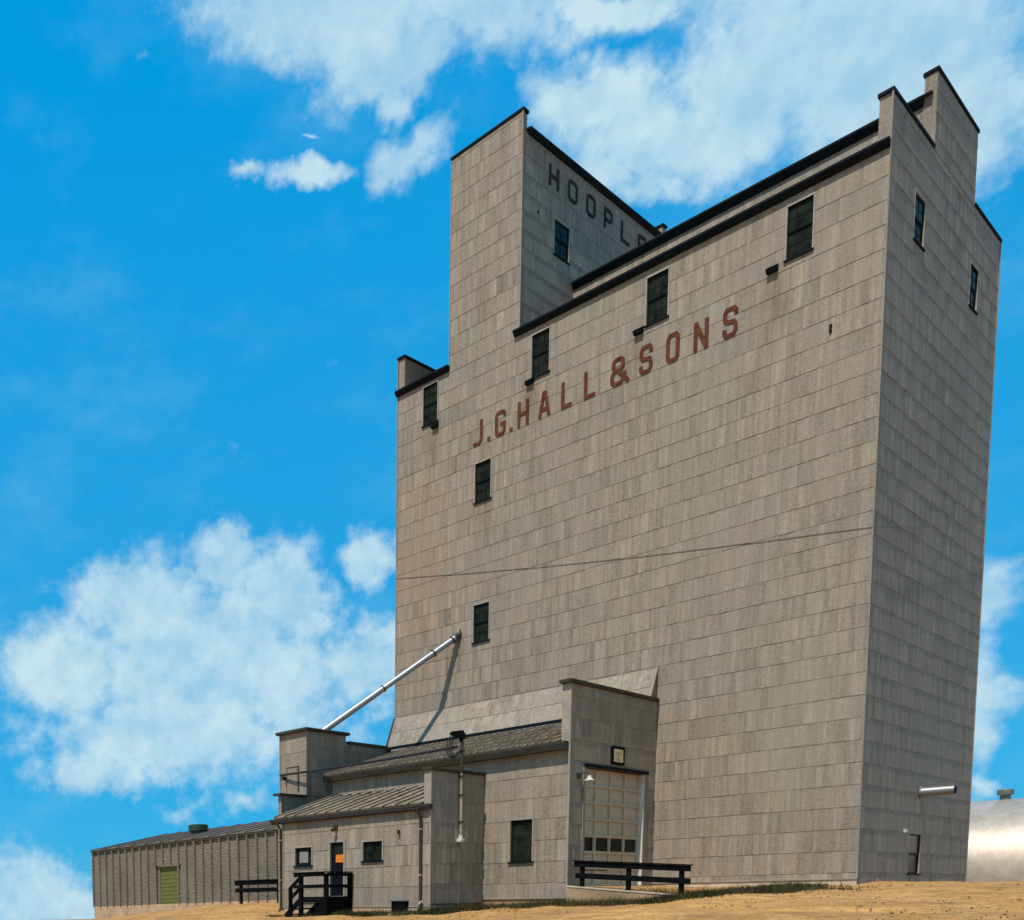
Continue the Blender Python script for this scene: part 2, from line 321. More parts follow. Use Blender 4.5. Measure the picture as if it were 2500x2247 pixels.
def window(parent, F, u0, u1, z0, z1, lights=(3, 2), frame=None, flash=.048, inset=.06, sill=True, double=True):
    b = MB(); fd = .045 if F.k == 'Y' else .022
    b.wbox(F, u0-flash, u1+flash, -.1, fd, z1, z1+flash*1.3)
    b.wbox(F, u0-flash, u0, -.1, fd-.006, z0, z1-.002); b.wbox(F, u1, u1+flash, -.1, fd-.006, z0, z1-.002)
    w = b.build('window', frame or M_FLASH, parent)
    if sill: MB().wbox(F, u0-flash-.015, u1+flash+.015, -.1, fd+.035, z0-.06, z0-.003).build('sill', M_TRIM, w)
    zm = z0+(z1-z0)*.5
    for k, (a, c) in enumerate(((z0, zm), (zm, z1)) if double else ((z0, z1),)):
        d = -inset+(.025 if k else 0.); s = MB(); t = .05
        s.wbox(F, u0, u0+t, d-.03, d+.02, a, c-.001); s.wbox(F, u1-t, u1, d-.03, d+.02, a, c-.001)
        s.wbox(F, u0+t, u1-t, d-.03, d+.018, a, a+t); s.wbox(F, u0+t, u1-t, d-.03, d+.018, c-t, c-.001)
        nx, nz = lights
        for i in range(1, nx):
            x = u0+t+(u1-u0-2*t)*i/nx; s.wbox(F, x-.011, x+.011, d-.025, d+.008, a+t, c-t)
        for i in range(1, nz):
            x = a+t+(c-a-2*t)*i/nz; s.wbox(F, u0+t, u1-t, d-.025, d+.006, x-.011, x+.011)
        s.build('sash', M_SASH, w)
        MB().wbox(F, u0+t-.003, u1-t+.003, d-.012, d-.004, a+t-.003, c-t+.003).build('pane', M_GLASS, w)
    return w

# ------------------------------------------------------------------ terrain
CTRL = np.array([(0,-.3,0.02),(-2.5,-.3,.03),(-5,-.3,.06),(0,13,-.15),(5,0,-.03),(12,2,-.1),(0,-3,-.12),(4,-4,-.2),(-2.6,-6.4,-.30),(-4.35,-6.8,-.56),(-6.7,-6.9,-.54),(-8.5,-6.8,-.6),(-10.3,-7.0,-.68),(-10.3,-9.95,-.80),(-13.5,-10,-.80),(-16.3,-11,-.93),(-18,-10,-.92),
 (-21,-9,-.75),(-24,-4,-.45),(-27.5,-1.2,-.36),(-31,-1.2,-.52),(-34,-1,-.80),(-36.5,-.6,-1.05),(-41,-.5,-1.27),(-46,-.3,-1.42),(-52,0,-1.95),(-49,-6,-1.75),(14,18,-.25),(-2,17.5,-.22),(30,16,-.4),(-4,26.5,-.3),(4,26.5,-.3),(14,30,-.5),
 (8,-12,-.6),(1,-10,-.50),(-4,-11,-.78),(-1,-15,-.84),(-8,-15,-1.02),(-16,-16,-1.2),(-26,-14,-1.35),(-40,-10,-1.7),(16,-18,-.85),(12,-41,-1.8),(0,-30,-1.45),(-20,-35,-1.75),(34,-24,-1.5),(40,0,-.9),(-60,-20,-2.3),(-60,20,-2.5),(60,-45,-1.8),(-20,-60,-1.8),(-20,30,-.8),(20,40,-.9),(60,30,-1.6)])
def _fit():
    d = np.linalg.norm(CTRL[:,None,:2]-CTRL[None,:,:2], axis=2); n = len(CTRL)
    A = np.zeros((n+1, n+1)); A[:n,:n] = d-np.eye(n)*.25; A[:n,n] = 1; A[n,:n] = 1
    return np.linalg.solve(A, np.append(CTRL[:,2], 0))
_w = _fit()
def ground_z(x, y):
    x = np.asarray(x, float); y = np.asarray(y, float)
    d = np.sqrt((x[...,None]-CTRL[:,0])**2+(y[...,None]-CTRL[:,1])**2)
    z = d@_w[:-1]+_w[-1]
    r = np.sqrt((x+8)**2+(y+8)**2); t = np.clip((r-50)/25, 0, 1); t = t*t*(3-2*t)
    return z*(1-t)+(-1.9-.024*np.maximum(r-45, 0)*(1-np.exp(-r/400))-.006*np.maximum(r-45, 0))*t
def axis(lo, hi, c0, c1, step):
    a = list(np.arange(c0, c1+1e-6, step)); x, s = c0, step
    while x > lo: s *= 1.25; x -= s; a.insert(0, max(x, lo))
    x, s = c1, step
    while x < hi: s *= 1.25; x += s; a.append(min(x, hi))
    return np.array(a)
ax, ay = axis(-6000, 6000, -50, 24, .33), axis(-6000, 6000, -34, 20, .33)
X, Y = np.meshgrid(ax, ay); Z = ground_z(X, Y)
def bump_noise(x, y):
    z = 0
    for k in range(18):
        a = rng.uniform(0, 2*PI); f = rng.uniform(.4, 4.5); z = z+np.sin((x*math.cos(a)+y*math.sin(a))*f+rng.uniform(0, 6.28))*.016/(.5+f*.5)
    return z
near = (np.sqrt((X+8)**2+(Y+8)**2) < 48)
Z = Z+bump_noise(X, Y)*near
nx_, ny_ = len(ax), len(ay)
gm = bpy.data.meshes.new('ground')
fs = [(j*nx_+i, j*nx_+i+1, (j+1)*nx_+i+1, (j+1)*nx_+i) for j in range(ny_-1) for i in range(nx_-1)]
gm.from_pydata(np.stack([X.ravel(), Y.ravel(), Z.ravel()], 1).tolist(), [], fs); gm.materials.append(M_DIRT)
for p in gm.polygons: p.use_smooth = True
g = bpy.data.objects.new('ground', gm); COL.objects.link(g); tag(g, 'dry tan dirt yard sloping up to the elevator', kind='structure')

# ------------------------------------------------------------------ the grain elevator
L, DP, ZE, H1, H2, Y1, Y2, XA, XB, ZC, ZS, ZU = -19.54, 12.84, 24.0, 25.68, 28.26, 4.28, 9.17, -16.655, -13.15, 33.12, 32.35, 27.28
el = thing('grain_elevator', (-9.8, 6.4, 0), 'towering grain elevator clad in weathered grey-tan sheets with rust-red lettering', 'grain elevator')
core = MB()
core.box(L+.14, -.14, .14, DP-.1, -.8, ZE); core.box(L+.14, -.14, Y1+.14, Y2-.1, ZE, ZU+.05); core.box(XA+.1, XB-.14, .14, DP-.1, ZE, ZS)
core.build('wall', M_PLAIN, el)
for xa_, xb_ in ((-.36, -.025), (L+.02, L+.36)):
    for q in ((.022, Y1-.003, H1), (Y1, Y2, H2), (Y2+.003, DP-.02, H1)): MB().box(xa_, xb_, q[0], q[1], ZE-.4, q[2]).build('parapet', M_PLAIN, el)
for q in ((.022, .34), (DP-.36, DP)): MB().box(XA+.02, XB-.022, *q, ZS-.3, ZC).build('parapet', M_PLAIN, el)
MB().box(L-.02, .004, -.012, DP+.02, -.9, .2).build('foundation', M_CAP, el)
MB().box(L-.02, .03, -.05, .03, .195, .23).build('base_flashing', M_FLASH, el)
FY, FX, FC, FH = Frame('Y', 0), Frame('X', 0), Frame('X', XB), Frame('Y', Y1)
wf = [(-18.06,-17.27,22.06,23.80),(-12.53,-11.74,21.94,23.68),(-7.72,-6.92,21.92,23.66),(-2.92,-2.13,21.92,23.68),(-15.21,-14.42,17.64,19.33),(-15.19,-14.40,11.42,13.08)]
ws = [(2.58,3.62,22.10,23.62),(9.12,10.1,22.09,23.6)]
wc = [(2.60,3.82,28.28,29.74)]
wd = [(5.32,6.66,.42,1.9)]
cl = cells(FY, (L, XA, .23, ZE), wf, .478, .757, -.4, .428) + cells(FY, (XA, XB, .23, ZC), wf, .478, .757, -.4, .428) + cells(FY, (XB, 0, .23, ZE), wf, .478, .757, -.4, .428)
cl += cells(FX, (0.02, DP, -.5, H1), ws+wd, .71, .757, .48, .428, .05) + cells(FX, (Y1, Y2, H1, H2), [], .71, .757, .48, .428)
cl += cells(FC, (.02, DP, ZE+.2, ZS), wc, .71, .757, .1, .428) + cells(FH, (XB, -.36, 24.6, ZU), [], .478, .757, -.4, .428) + cells(FH, (L+.36, XA, 24.6, ZU), [], .478, .757, -.4, .428)
lay_panels(el, cl, 298)
for q in ((-.012, .032, -.032, .02, .22, H1), (XB-.012, XB+.032, -.032, .02, ZE+.3, ZC), (XA-.02, XA+.012, -.032, .02, ZE+.3, ZC), (L-.034, L+.03, -.032, .02, .22, H1), (-.01, .034, DP-.03, DP+.02, -.2, H1)):
    MB().box(*q).build('corner_post', M_PLAIN, el)
def eave_trim(parent, F, u0, u1, z0, z1, dt, db, mat=M_TRIM, name='eave_trim'):
    pts = [F.pt(u, d, z) for u in (u0, u1) for d, z in ((-.05, z0), (db, z0), (dt, z1-.07), (dt, z1), (-.05, z1))]
    return MB().add(pts, [(4,3,2,1,0),(5,6,7,8,9)]+[(i, (i+1) % 5, 5+(i+1) % 5, 5+i) for i in range(5)]).build(name, mat, parent)
eave_trim(el, FY, L-.05, XA+.02, ZE-.02, ZE+.22, .22, .08); eave_trim(el, FY, XB-.2, .012, ZE-.02, ZE+.22, .22, .08)
eave_trim(el, FH, XB+.04, -.365, ZU, ZU+.3, .22, .08); eave_trim(el, FH, L+.37, XA, ZU, ZU+.3, .22, .08)
eave_trim(el, FC, .36, DP-.36, ZS-.02, ZS+.22, .16, .06)
def slab(parent, pts, th, name, mat):
    n = len(pts); P = [Vector(p) for p in pts]
    return MB().add(P+[p-Vector((0,0,th)) for p in P], [tuple(range(n)), tuple(range(2*n-1, n-1, -1))]+[(i, n+i, n+(i+1) % n, (i+1) % n) for i in range(n)]).build(name, mat, parent)
for xa_, xb_ in ((L+.1, XA), (XB, -.1)):
    for ya, za, yb, zb in ((-.14, ZE+.2, Y1+.1, ZE+.8), (DP+.2, ZE+.3, Y2-.1, ZE+.95)):
        slab(el, [(xa_, ya, za), (xb_, ya, za), (xb_, yb, zb), (xa_, yb, zb)], .06, 'roof', M_TAR)
slab(el, [(L+.1, Y1-.2, ZU+.32), (-.1, Y1-.2, ZU+.32), (-.1, (Y1+Y2)/2, ZU+.62), (L+.1, (Y1+Y2)/2, ZU+.62)], .05, 'roof', M_TAR)
slab(el, [(L+.1, Y2+.2, ZU+.32), (-.1, Y2+.2, ZU+.32), (-.1, (Y1+Y2)/2, ZU+.62), (L+.1, (Y1+Y2)/2, ZU+.62)], .05, 'roof', M_TAR)
slab(el, [(XA-.1, .3, ZS+.2), (XB+.1, .3, ZS+.2), (XB+.1, DP-.3, ZS+.2), (XA-.1, DP-.3, ZS+.2)], .06, 'roof', M_TAR)
def cap(x0, x1, y0, y1, z, h=.13, e=.05):
    MB().box(x0-e, x1+e, y0-e, y1+e, z+.002, z+h).build('parapet_cap', M_TRIM, el, bevel=.02)
for a, b in ((-.36, 0), (L, L+.36)):
    cap(a, b, 0, Y1-.08, H1); cap(a, b, Y1, Y2, H2); cap(a, b, Y2+.08, DP, H1)
cap(XA, XB, 0, .34, ZC); cap(XA, XB, DP-.36, DP, ZC)
for w in wf: window(el, FY, *w)
for w in ws: window(el, FX, *w, lights=(2, 2))
window(el, FC, *wc[0], lights=(2, 2))
w = window(el, FX, *wd[0], lights=(1, 1), frame=M_PLAIN); w['label'] = 'tall dark low window in the shaded side wall'
for u, z in ((-17.36, 21.86), (-12.58, 21.86), (-7.98, 21.85), (-3.32, 21.84)):
    b = MB(); h = b.wbox(FY, u-.19, u+.19, 0, .05, z+.05, z+.2)
    P = [FY.pt(uu, d, zz) for uu in (u-.17, u+.17) for d, zz in ((-.02, z-.14), (.16, z-.14), (.22, z+.0), (.05, z+.1), (-.02, z+.1))]
    b = MB().add(P, [(4,3,2,1,0),(5,6,7,8,9)]+[(i, (i+1) % 5, 5+(i+1) % 5, 5+i) for i in range(5)])
    b.build('vent_hood', M_TRIM, el)
MB().wbox(FY, -1.5, -1.43, .0, .06, 18.85, 19.12).build('bracket', M_TRIM, el)
MB().wbox(FC, 1.2, 1.28, .0, .06, 29.45, 29.53).build('bracket', M_TRIM, el)
MB().box(XA-.2, XA, 1.2, 1.9, 31.15, 31.5).build('vent_hood', M_TRIM, el)
MB().box(-.34, -.06, Y2, Y2+.2, 27.0, 27.3).build('vent_hood', M_TRIM, el); MB().box(-.4, -.1, DP, DP+.2, 22.4, 22.7).build('vent_hood', M_TRIM, el)
for y in (2.15, 5.85, 9.6): MB().wbox(FX, y-.22, y+.22, .02, .042, .02, .22).build('patch_plate', M_FLASH, el)
MB().wbox(FX, 4.55, 4.78, .02, .12, 1.93, 2.05).build('insulator', M_BULB, el)
# flared skirt above the driveway roof: leaning sheets, bottom flashing, end cheek
SK0, SK1, SZ0, SZ1, SY = L, -6.95, 7.2, 8.68, -.62
n = 20; sw = (SK1-SK0)/n; tz = (SZ1-SZ0)/2
for r in range(2):
    za, zb = SZ0+r*tz, SZ0+(r+1)*tz; ya, yb = SY*(SZ1-za)/(SZ1-SZ0)-.03, SY*(SZ1-zb)/(SZ1-SZ0)-.03
    for v in range(5):
        pass
    for i in range(n):
        a, b = SK0+i*sw, SK0+(i+1)*sw; e = random.uniform(0, .006)
        MB().hexa([(a+.003, ya-.02-e, za),(b-.003, ya-.02, za),(b-.003, ya+.03, za),(a+.003, ya+.03, za),(a+.003, yb-.005-e, zb),(b-.003, yb-.005, zb),(b-.003, yb+.03, zb),(a+.003, yb+.03, zb)], random.choice(TINTS)).build('skirt_panel', M_SIDE, el)
MB().add([(SK1+.02, .02, SZ0), (SK1+.02, SY, SZ0), (SK1+.02, 0, SZ1), (SK1-.05, .02, SZ0), (SK1-.05, SY, SZ0), (SK1-.05, 0, SZ1)], [(0,1,2),(5,4,3),(0,3,4,1),(1,4,5,2),(2,5,3,0)]).build('skirt_cheek', M_PLAIN, el)
MB().beam((SK1+.03, SY-.03, SZ0), (SK1+.03, -.03, SZ1), .1, .08).build('skirt_edge_trim', M_PLAIN, el)
MB().beam((SK0-.02, SY-.04, SZ0), (SK0-.02, -.03, SZ1), .1, .08).build('skirt_edge_trim', M_FASCIA, el)
MB().box(SK0-.05, SK1+.03, SY-.1, SY+.03, SZ0-.14, SZ0-.003).build('skirt_bottom_flashing', M_TRIM, el)
# painted lettering
def stroke(b, F, u0, z0, w, h, pts, t, d):
    """a flat stroke through pts (unit box), mitred; square ends"""
    P = [Vector((u0+x*w, z0+y*h)) for x, y in pts]; closed = (pts[0] == pts[-1])
    if closed: P = P[:-1]
    n = len(P); Lf, Rt = [], []
    for i in range(n):
        dirs = []
        if closed or i > 0: dirs.append((P[i]-P[i-1]).normalized())
        if closed or i < n-1: dirs.append((P[(i+1) % n]-P[i]).normalized())
        ns = [Vector((-q.y, q.x)) for q in dirs]
        m = ns[0] if len(ns) == 1 else (ns[0]+ns[1]).normalized()/max(.4, ((ns[0]+ns[1]).normalized()).dot(ns[0]))
        Lf.append(P[i]+m*t/2); Rt.append(P[i]-m*t/2)
    for i in range(n if closed else n-1):
        j = (i+1) % n; q = [Rt[i], Rt[j], Lf[j], Lf[i]]
        b.hexa([F.pt(p.x, d-.012, p.y) for p in q]+[F.pt(p.x, d, p.y) for p in q])
GL = {'J': [[(.0,.06),(.62,.06),(.85,.2),(.85,1)]], 'G': [[(.93,.74),(.93,.86),(.75,.94),(.25,.94),(.12,.84),(.12,.16),(.25,.06),(.75,.06),(.9,.16),(.9,.46),(.5,.46)]],
 'H': [[(.12,0),(.12,1)],[(.88,0),(.88,1)],[(.12,.5),(.88,.5)]], 'A': [[(.08,0),(.44,.97)],[(.92,0),(.56,.97)],[(.22,.3),(.78,.3)],[(.38,.93),(.62,.93)]], 'L': [[(.12,1),(.12,.055),(.98,.055)]],
 'S': [[(.9,.72),(.9,.84),(.76,.94),(.25,.94),(.11,.83),(.11,.64),(.24,.53),(.76,.49),(.9,.37),(.9,.17),(.76,.06),(.25,.06),(.1,.17),(.1,.3)]],
 'O': [[(.11,.17),(.11,.83),(.27,.94),(.73,.94),(.89,.83),(.89,.17),(.73,.06),(.27,.06),(.11,.17)]], 'N': [[(.11,0),(.11,1)],[(.89,0),(.89,1)],[(.13,.93),(.87,.07)]],
 '&': [[(.5,.94),(.28,.94),(.17,.84),(.17,.66),(.28,.55),(.58,.55),(.69,.66),(.69,.84),(.58,.94),(.44,.94)],[(.42,.53),(.24,.53),(.1,.4),(.1,.17),(.24,.06),(.58,.06),(.72,.18),(.82,.42)],[(.36,.58),(1.0,.02)]],
 '.': [[(.5,0),(.5,1)]], 'P': [[(.12,0),(.12,.94),(.72,.94),(.88,.84),(.88,.56),(.72,.46),(.12,.46)]], 'E': [[(.9,.94),(.12,.94),(.12,.06),(.9,.06)],[(.12,.5),(.75,.5)]], }
def letter(ch, F, u0, u1, z0, z1, t, d, mat, parent):
    b = MB()
    for i, st in enumerate(GL[ch]): stroke(b, F, u0, z0, u1-u0, z1-z0, st, (u1-u0) if ch == '.' else t, d+i*.003)
    b.build('letter', mat, parent)
for ch, a, b in (('J',-15.33,-14.85),('.',-14.62,-14.47),('G',-14.23,-13.74),('.',-13.53,-13.38),('H',-13.14,-12.63),('A',-12.15,-11.66),('L',-11.14,-10.68),('L',-10.16,-9.69),('&',-9.08,-8.36),('S',-7.92,-7.45),('O',-6.91,-6.45),('N',-5.91,-5.42),('S',-4.9,-4.43)):
    letter(ch, FY, a, b, 20.14, 20.29 if ch == '.' else 21.19, .135, .045, M_RUST, el)
for ch, a, b in (('H',2.03,2.86),('O',3.6,4.42),('O',5.18,6.0),('P',6.76,7.56),('L',8.34,9.18),('E',10.0,10.85)):
    letter(ch, FC, a, b, 30.95, 31.84, .15, .045, M_DKLET, el)
# spout on the shaded side
sp = MB().tube([(-.1, 6.32, 3.5), (1.05, 6.32, 3.5)], .17, 20).build('discharge_spout', M_GALV, el, smooth=True)
MB().tube([(.03, 6.32, 3.5), (.06, 6.32, 3.5)], .23, 20).build('flange', M_PLAIN, sp, smooth=True)
MB().tube([(1.052, 6.32, 3.5), (1.075, 6.32, 3.5)], [.155, .15], 20).build('end_opening', M_TRIM, sp, smooth=True)

# ------------------------------------------------------------------ driveway shed against the tower
XD, YD = -6.88, -6.41
ds = thing('driveway_shed', (-12.4, -3.2, 0), 'low driveway shed with overhead door and sloping roof against the tower front', 'shed')
FDX, FDY = Frame('X', XD), Frame('Y', YD)
core = MB(); core.box(-17.9, -7.28, YD+.14, -.02, -.9, 4.9); core.box(-17.9, -10.4, YD+.05, YD+.14, -.9, 4.9)
core.box(-7.28, -7.04, -6.3, -5.42, -.9, 7.1); core.box(-7.28, -7.04, -.74, -.02, -.9, 7.1); core.box(-7.28, -7.04, -5.42, -.74, 4.5, 7.1); core.build('wall', M_PLAIN, ds)
dw = (-9.16, -8.27, 1.08, 2.64)
lay_panels(ds, cells(FDY, (-17.96, XD-.02, -.3, 5.2), [dw], .78, .785, -7.44, .27, .12)+cells(FDX, (-6.46, -.02, .1, 7.36), [(-5.36, -.82, 0, 4.47)], .78, .76, -6.5, .1, .1), 290)
b = MB(); b.box(XD-.3, XD-.005, -6.47, YD+.012, 5.2, 7.36); b.build('parapet', M_FLASH, ds)
b = MB(); b.box(XD-.3, XD-.03, YD+.02, -.02, 5.2, 7.34); b.build('parapet', M_PLAIN, ds)
MB().box(XD-.36, XD+.1, -6.62, -.03, 7.36, 7.5).build('parapet_cap', M_FASCIA, ds, bevel=.025)
MB().box(XD-.03, XD+.035, -6.475, -6.41, -.32, 7.36).build('corner_post', M_FLASH, ds)
MB().box(-17.9, XD-.02, YD+.02, YD+.12, -1.1, -.28).build('foundation', M_CONC, ds)
MB().box(-17.96, XD-.05, YD-.035, YD+.0, -.33, -.297).build('base_flashing', M_FLASH, ds)
window(ds, FDY, *dw, lights=(1, 1), double=False, flash=.06)
def ribbed_roof(parent, u0, u1, ye, ze, yt, zt, sw, laps, name='roof_strip', cw=.05, chh=.045):
    """strips running up the slope, each with a raised batten and lapped cross joints"""
    n = round((u1-u0)/sw); sw = (u1-u0)/n; L_ = math.hypot(yt-ye, zt-ze); ang = math.atan2(zt-ze, yt-ye); ms = []
    for v in range(7):
        b = MB(); st = tints(1, .14, .012)[0]
        for k in range(laps):
            a, c = L_*k/laps+(0 if k == 0 else random.uniform(-.25, .25)), L_*(k+1)/laps+.05; kk = random.uniform(.86, 1.12); t = tuple(x*kk for x in st)
            b.hexa([(0,a,.028+.002*k),(sw-.006,a,.028+.002*k),(sw-.006,a,-.03),(0,a,-.03),(0,c,.004+.002*k),(sw-.006,c,.004+.002*k),(sw-.006,c,-.031),(0,c,-.031)], t)
            b.hexa([(-.0,a,chh+.02),(cw,a,chh+.02),(cw,a,-.02),(0,a,-.02),(0,c,chh),(cw,c,chh),(cw,c,-.02),(0,c,-.02)], tuple(x*1.12 for x in t))
        ms.append(b.mesh(name, M_ROOF))
    o = off(parent)
    for i in range(n):
        ob = bpy.data.objects.new(name, random.choice(ms)); COL.objects.link(ob); ob.parent = parent
        ob.location = Vector((u0+i*sw, ye+random.uniform(-.015, .015), ze))-o; ob.rotation_euler = (ang, 0, 0)
ribbed_roof(ds, -18.2, XD-.31, -6.74, 5.33, -.62, 7.03, .3, 5)
MB().add([(-18.2,-6.7,5.28),(XD-.31,-6.7,5.28),(XD-.31,-.5,7.0),(-18.2,-.5,7.0),(-18.2,-6.7,5.1),(XD-.31,-6.7,5.1),(XD-.31,-.5,6.8),(-18.2,-.5,6.8)], [(0,1,2,3),(7,6,5,4),(0,4,5,1),(1,5,6,2),(2,6,7,3),(3,7,4,0)]).build('roof_deck', M_TAR, ds)
eave_trim(ds, FDY, -18.25, XD-.02, 5.02, 5.3, .36, .30, M_FASCIA, 'fascia')
MB().beam((-18.24, -6.7, 5.2), (-18.24, -.5, 6.9), .07, .22).build('rake_trim', M_FASCIA, ds)
MB().box(L+.3, XD-.32, -.72, -.56, 6.98, 7.05).build('ridge_flashing', M_FLASH, ds)
# overhead door
Dd = -.22; du0, du1, dz0, dz1 = -5.36, -.98, .15, 4.45
od = MB().wbox(FDX, du0, du1, Dd-.05, Dd, dz0, dz1).build('overhead_door', M_DOOR, ds)
rr, ccn = 7, 4; rhh, cww = (dz1-dz0)/rr, (du1-du0)/ccn
fr = MB()
for i in range(ccn+1):
    x = du0+i*cww; fr.wbox(FDX, max(du0, x-.055), min(du1, x+.055), Dd+.001, Dd+.075, dz0, dz1)
for r in range(rr+1):
    z = dz0+r*rhh; fr.wbox(FDX, du0, du1, Dd+.001, Dd+.07, max(dz0, z-.055), min(dz1, z+.055))
    if 0 < r < rr: fr.wbox(FDX, du0, du1, Dd+.001, Dd+.085, z-.012, z+.03)
fr.build('door_frame_grid', M_DOOR, od)
for r in range(rr):
    for c in range(ccn):
        a, b_, z0, z1 = du0+c*cww+.06, du0+(c+1)*cww-.06, dz0+r*rhh+.06, dz0+(r+1)*rhh-.06
        if r == 2: MB().wbox(FDX, a, b_, Dd+.001, Dd+.008, z0, z1).build('pane', M_GLASS, od)
        else: MB().wbox(FDX, a, b_, Dd+.001, Dd+.014+random.uniform(0, .006), z0, z1).build('panel', M_DOOR, od)
sc = MB(); x = du0+.1
while x < du0+2.1:
    w_ = random.uniform(.04, .1); sc.wbox(FDX, x, x+w_, Dd+.086, Dd+.088, dz0+.53+random.uniform(0, .03), dz0+.585+random.uniform(-.02, .02)); x += w_+random.uniform(.02, .06)
mk = sc.build('chalk_marks', M_DKLET, od); mk['kind'] = 'stuff'
MB().wbox(FDX, -5.46, -.70, .02, .09, 4.47, 4.585).build('door_header', M_TRIM, ds)
jb = MB(); jb.wbox(FDX, -.98, -.92, -.3, .03, .1, 4.46); jb.build('door_jamb', M_WHITE, ds)
MB().wbox(FDX, -5.5, -5.36, -.3, .04, .1, 4.46).build('door_jamb', M_PLAIN, ds); MB().wbox(FDX, -.918, -.70, -.3, .03, .1, 4.46).build('door_jamb', M_PLAIN, ds)
MB().wbox(FDX, du0, -.82, -.6, .1, -.2, .148).build('door_sill', M_CAP, ds)
# framed sign, lamp above the door: things of their own
sg = thing('framed_sign', (XD+.05, -3.1, 4.7), 'small black-framed cream notice board above the overhead door', 'sign')
fb = MB(); a, b_, z0, z1 = -3.6, -2.68, 4.68, 5.36
fb.wbox(FDX, a, b_, .04, .09, z0, z1); fb.wbox(FDX, a, a+.1, .09, .11, z0, z1); fb.wbox(FDX, b_-.1, b_, .09, .11, z0, z1); fb.wbox(FDX, a+.1, b_-.1, .09, .109, z0, z0+.1); fb.wbox(FDX, a+.1, b_-.1, .09, .109, z1-.1, z1)
fb.build('frame', M_BLACK, sg, bevel=.01); MB().wbox(FDX, a+.1, b_-.1, .09, .096, z0+.1, z1-.1).build('face', M_CREAM, sg)
pr = MB()
for k, (p, q, r) in enumerate(((.24,.68,.46),(.20,.72,.40),(.22,.70,.335),(.30,.62,.27),(.24,.7,.21),(.28,.66,.17))): pr.wbox(FDX, a+p, a+q, .097, .099, z0+r-.012, z0+r+.012)
pr.build('print', M_SCRIB, sg)
lp = thing('wall_lamp', (XD+.02, -5.72, 4.1), 'white conical gooseneck lamp on the wall left of the overhead door', 'lamp')
MB().tube([(XD+.02,-5.85,4.12),(XD+.2,-5.85,4.2),(XD+.38,-5.83,4.18),(XD+.42,-5.82,4.1)], .025, 8).build('arm', M_FASCIA, lp)
MB().wbox(FDX, -6.0, -5.72, .02, .07, 4.02, 4.2).build('wall_plate', M_FASCIA, lp)
MB().lathe((XD+.42, -5.82, 3.9), [(.17, 0), (.15, .03), (.08, .08), (.045, .17), (.035, .19)], 18).build('shade', M_BULB, lp, smooth=True)

# ------------------------------------------------------------------ office lean-to
XL, YL = -10.33, -9.76
of = thing('office_annex', (-14, -8, -.7), 'small office lean-to with dark door, two square windows and ribbed roof', 'building')
FLX, FLY = Frame('X', XL), Frame('Y', YL)
core = MB(); core.box(-17.7, XL-.14, YL+.14, YD-.06, -1.0, 3.2)
core.add([(-17.7,YL+.14,3.2),(XL-.3,YL+.14,3.2),(XL-.3,YD-.06,4.2),(-17.7,YD-.06,4.2),(-17.7,YD-.06,3.2),(XL-.3,YD-.06,3.2)], [(0,1,2,3),(0,3,4),(1,5,2)]); core.build('wall', M_PLAIN, of)
lw = [(-17.08,-16.16,1.2,1.95),(-13.46,-12.52,1.25,2.0)]; ld = (-15.14,-14.44,-.1,2.07)
lay_panels(of, cells(FLY, (-17.8, XL-.03, -.55, 3.2), lw+[ld], .48, .78, -13.43, .22, .1)+cells(FLX, (YL+.0, YD-.03, -.45, 4.45), [], .72, .76, -9.7, -.45, .12), 290)
MB().box(XL-.28, XL-.03, YL+.02, YD-.05, 2.6, 4.44).build('parapet', M_PLAIN, of)
MB().box(XL-.28, XL-.002, YL-.03, YL+.03, 3.0, 4.45).build('parapet', M_FLASH, of)
MB().box(XL-.34, XL+.09, YL-.1, YD-.03, 4.45, 4.57).build('parapet_cap', M_FASCIA, of, bevel=.02)
MB().box(XL-.02, XL+.036, YL-.04, YL+.02, -.95, 4.45).build('corner_post', M_FLASH, of); MB().box(-17.84, -17.78, YL-.034, YL+.03, -.6, 3.1).build('corner_post', M_FLASH, of)
MB().box(-17.75, XL-.02, YL-.01, YD-.05, -1.25, -.52).build('foundation', M_BLOCK, of)
MB().box(-17.8, XL-.05, YL-.036, YL, -.57, -.547).build('base_flashing', M_FLASH, of)
ribbed_roof(of, -18.12, XL-.29, -9.98, 3.27, -6.46, 4.33, .6, 2, cw=.09, chh=.07)
MB().add([(-18.1,-9.98,3.23),(XL-.29,-9.98,3.23),(XL-.29,-6.45,4.28),(-18.1,-6.45,4.28),(-18.1,-9.98,3.08),(XL-.29,-9.98,3.08),(XL-.29,-6.45,4.13),(-18.1,-6.45,4.13)], [(0,1,2,3),(7,6,5,4),(0,4,5,1),(1,5,6,2),(2,6,7,3),(3,7,4,0)]).build('roof_deck', M_TAR, of)
eave_trim(of, FLY, -18.36, XL+.05, 3.02, 3.23, .24, .18, M_FASCIA, 'gutter')
for x in (-10.72, -17.88):
    dsp = MB().tube([(x, -10.02, 3.08), (x, -10.0, 2.95), (x+.02, -9.86, 2.78), (x+.02, -9.85, -.55), (x+.02, -9.95, -.72)], .05, 10).build('downspout', M_FASCIA, of, smooth=True)
    for z in (2.3, .6): MB().tube([(x+.02, -9.85, z), (x+.02, -9.85, z+.05)], .06, 10).build('strap', M_FLASH, dsp)
w = window(of, FLY, *lw[0], lights=(1,1), double=False, flash=.055)
MB().wbox(FLY, -16.9, -16.42, -.058, -.05, 1.32, 1.78).build('curtain', M_CURTAIN, w)
window(of, FLY, *lw[1], lights=(1,1), double=False, flash=.055)
MB().wbox(FLY, *ld[:2], -.1, -.05, ld[2], ld[3]).build('door', M_DOORDK, of)
dr = [o for o in of.children if o.name.startswith('door')][0]
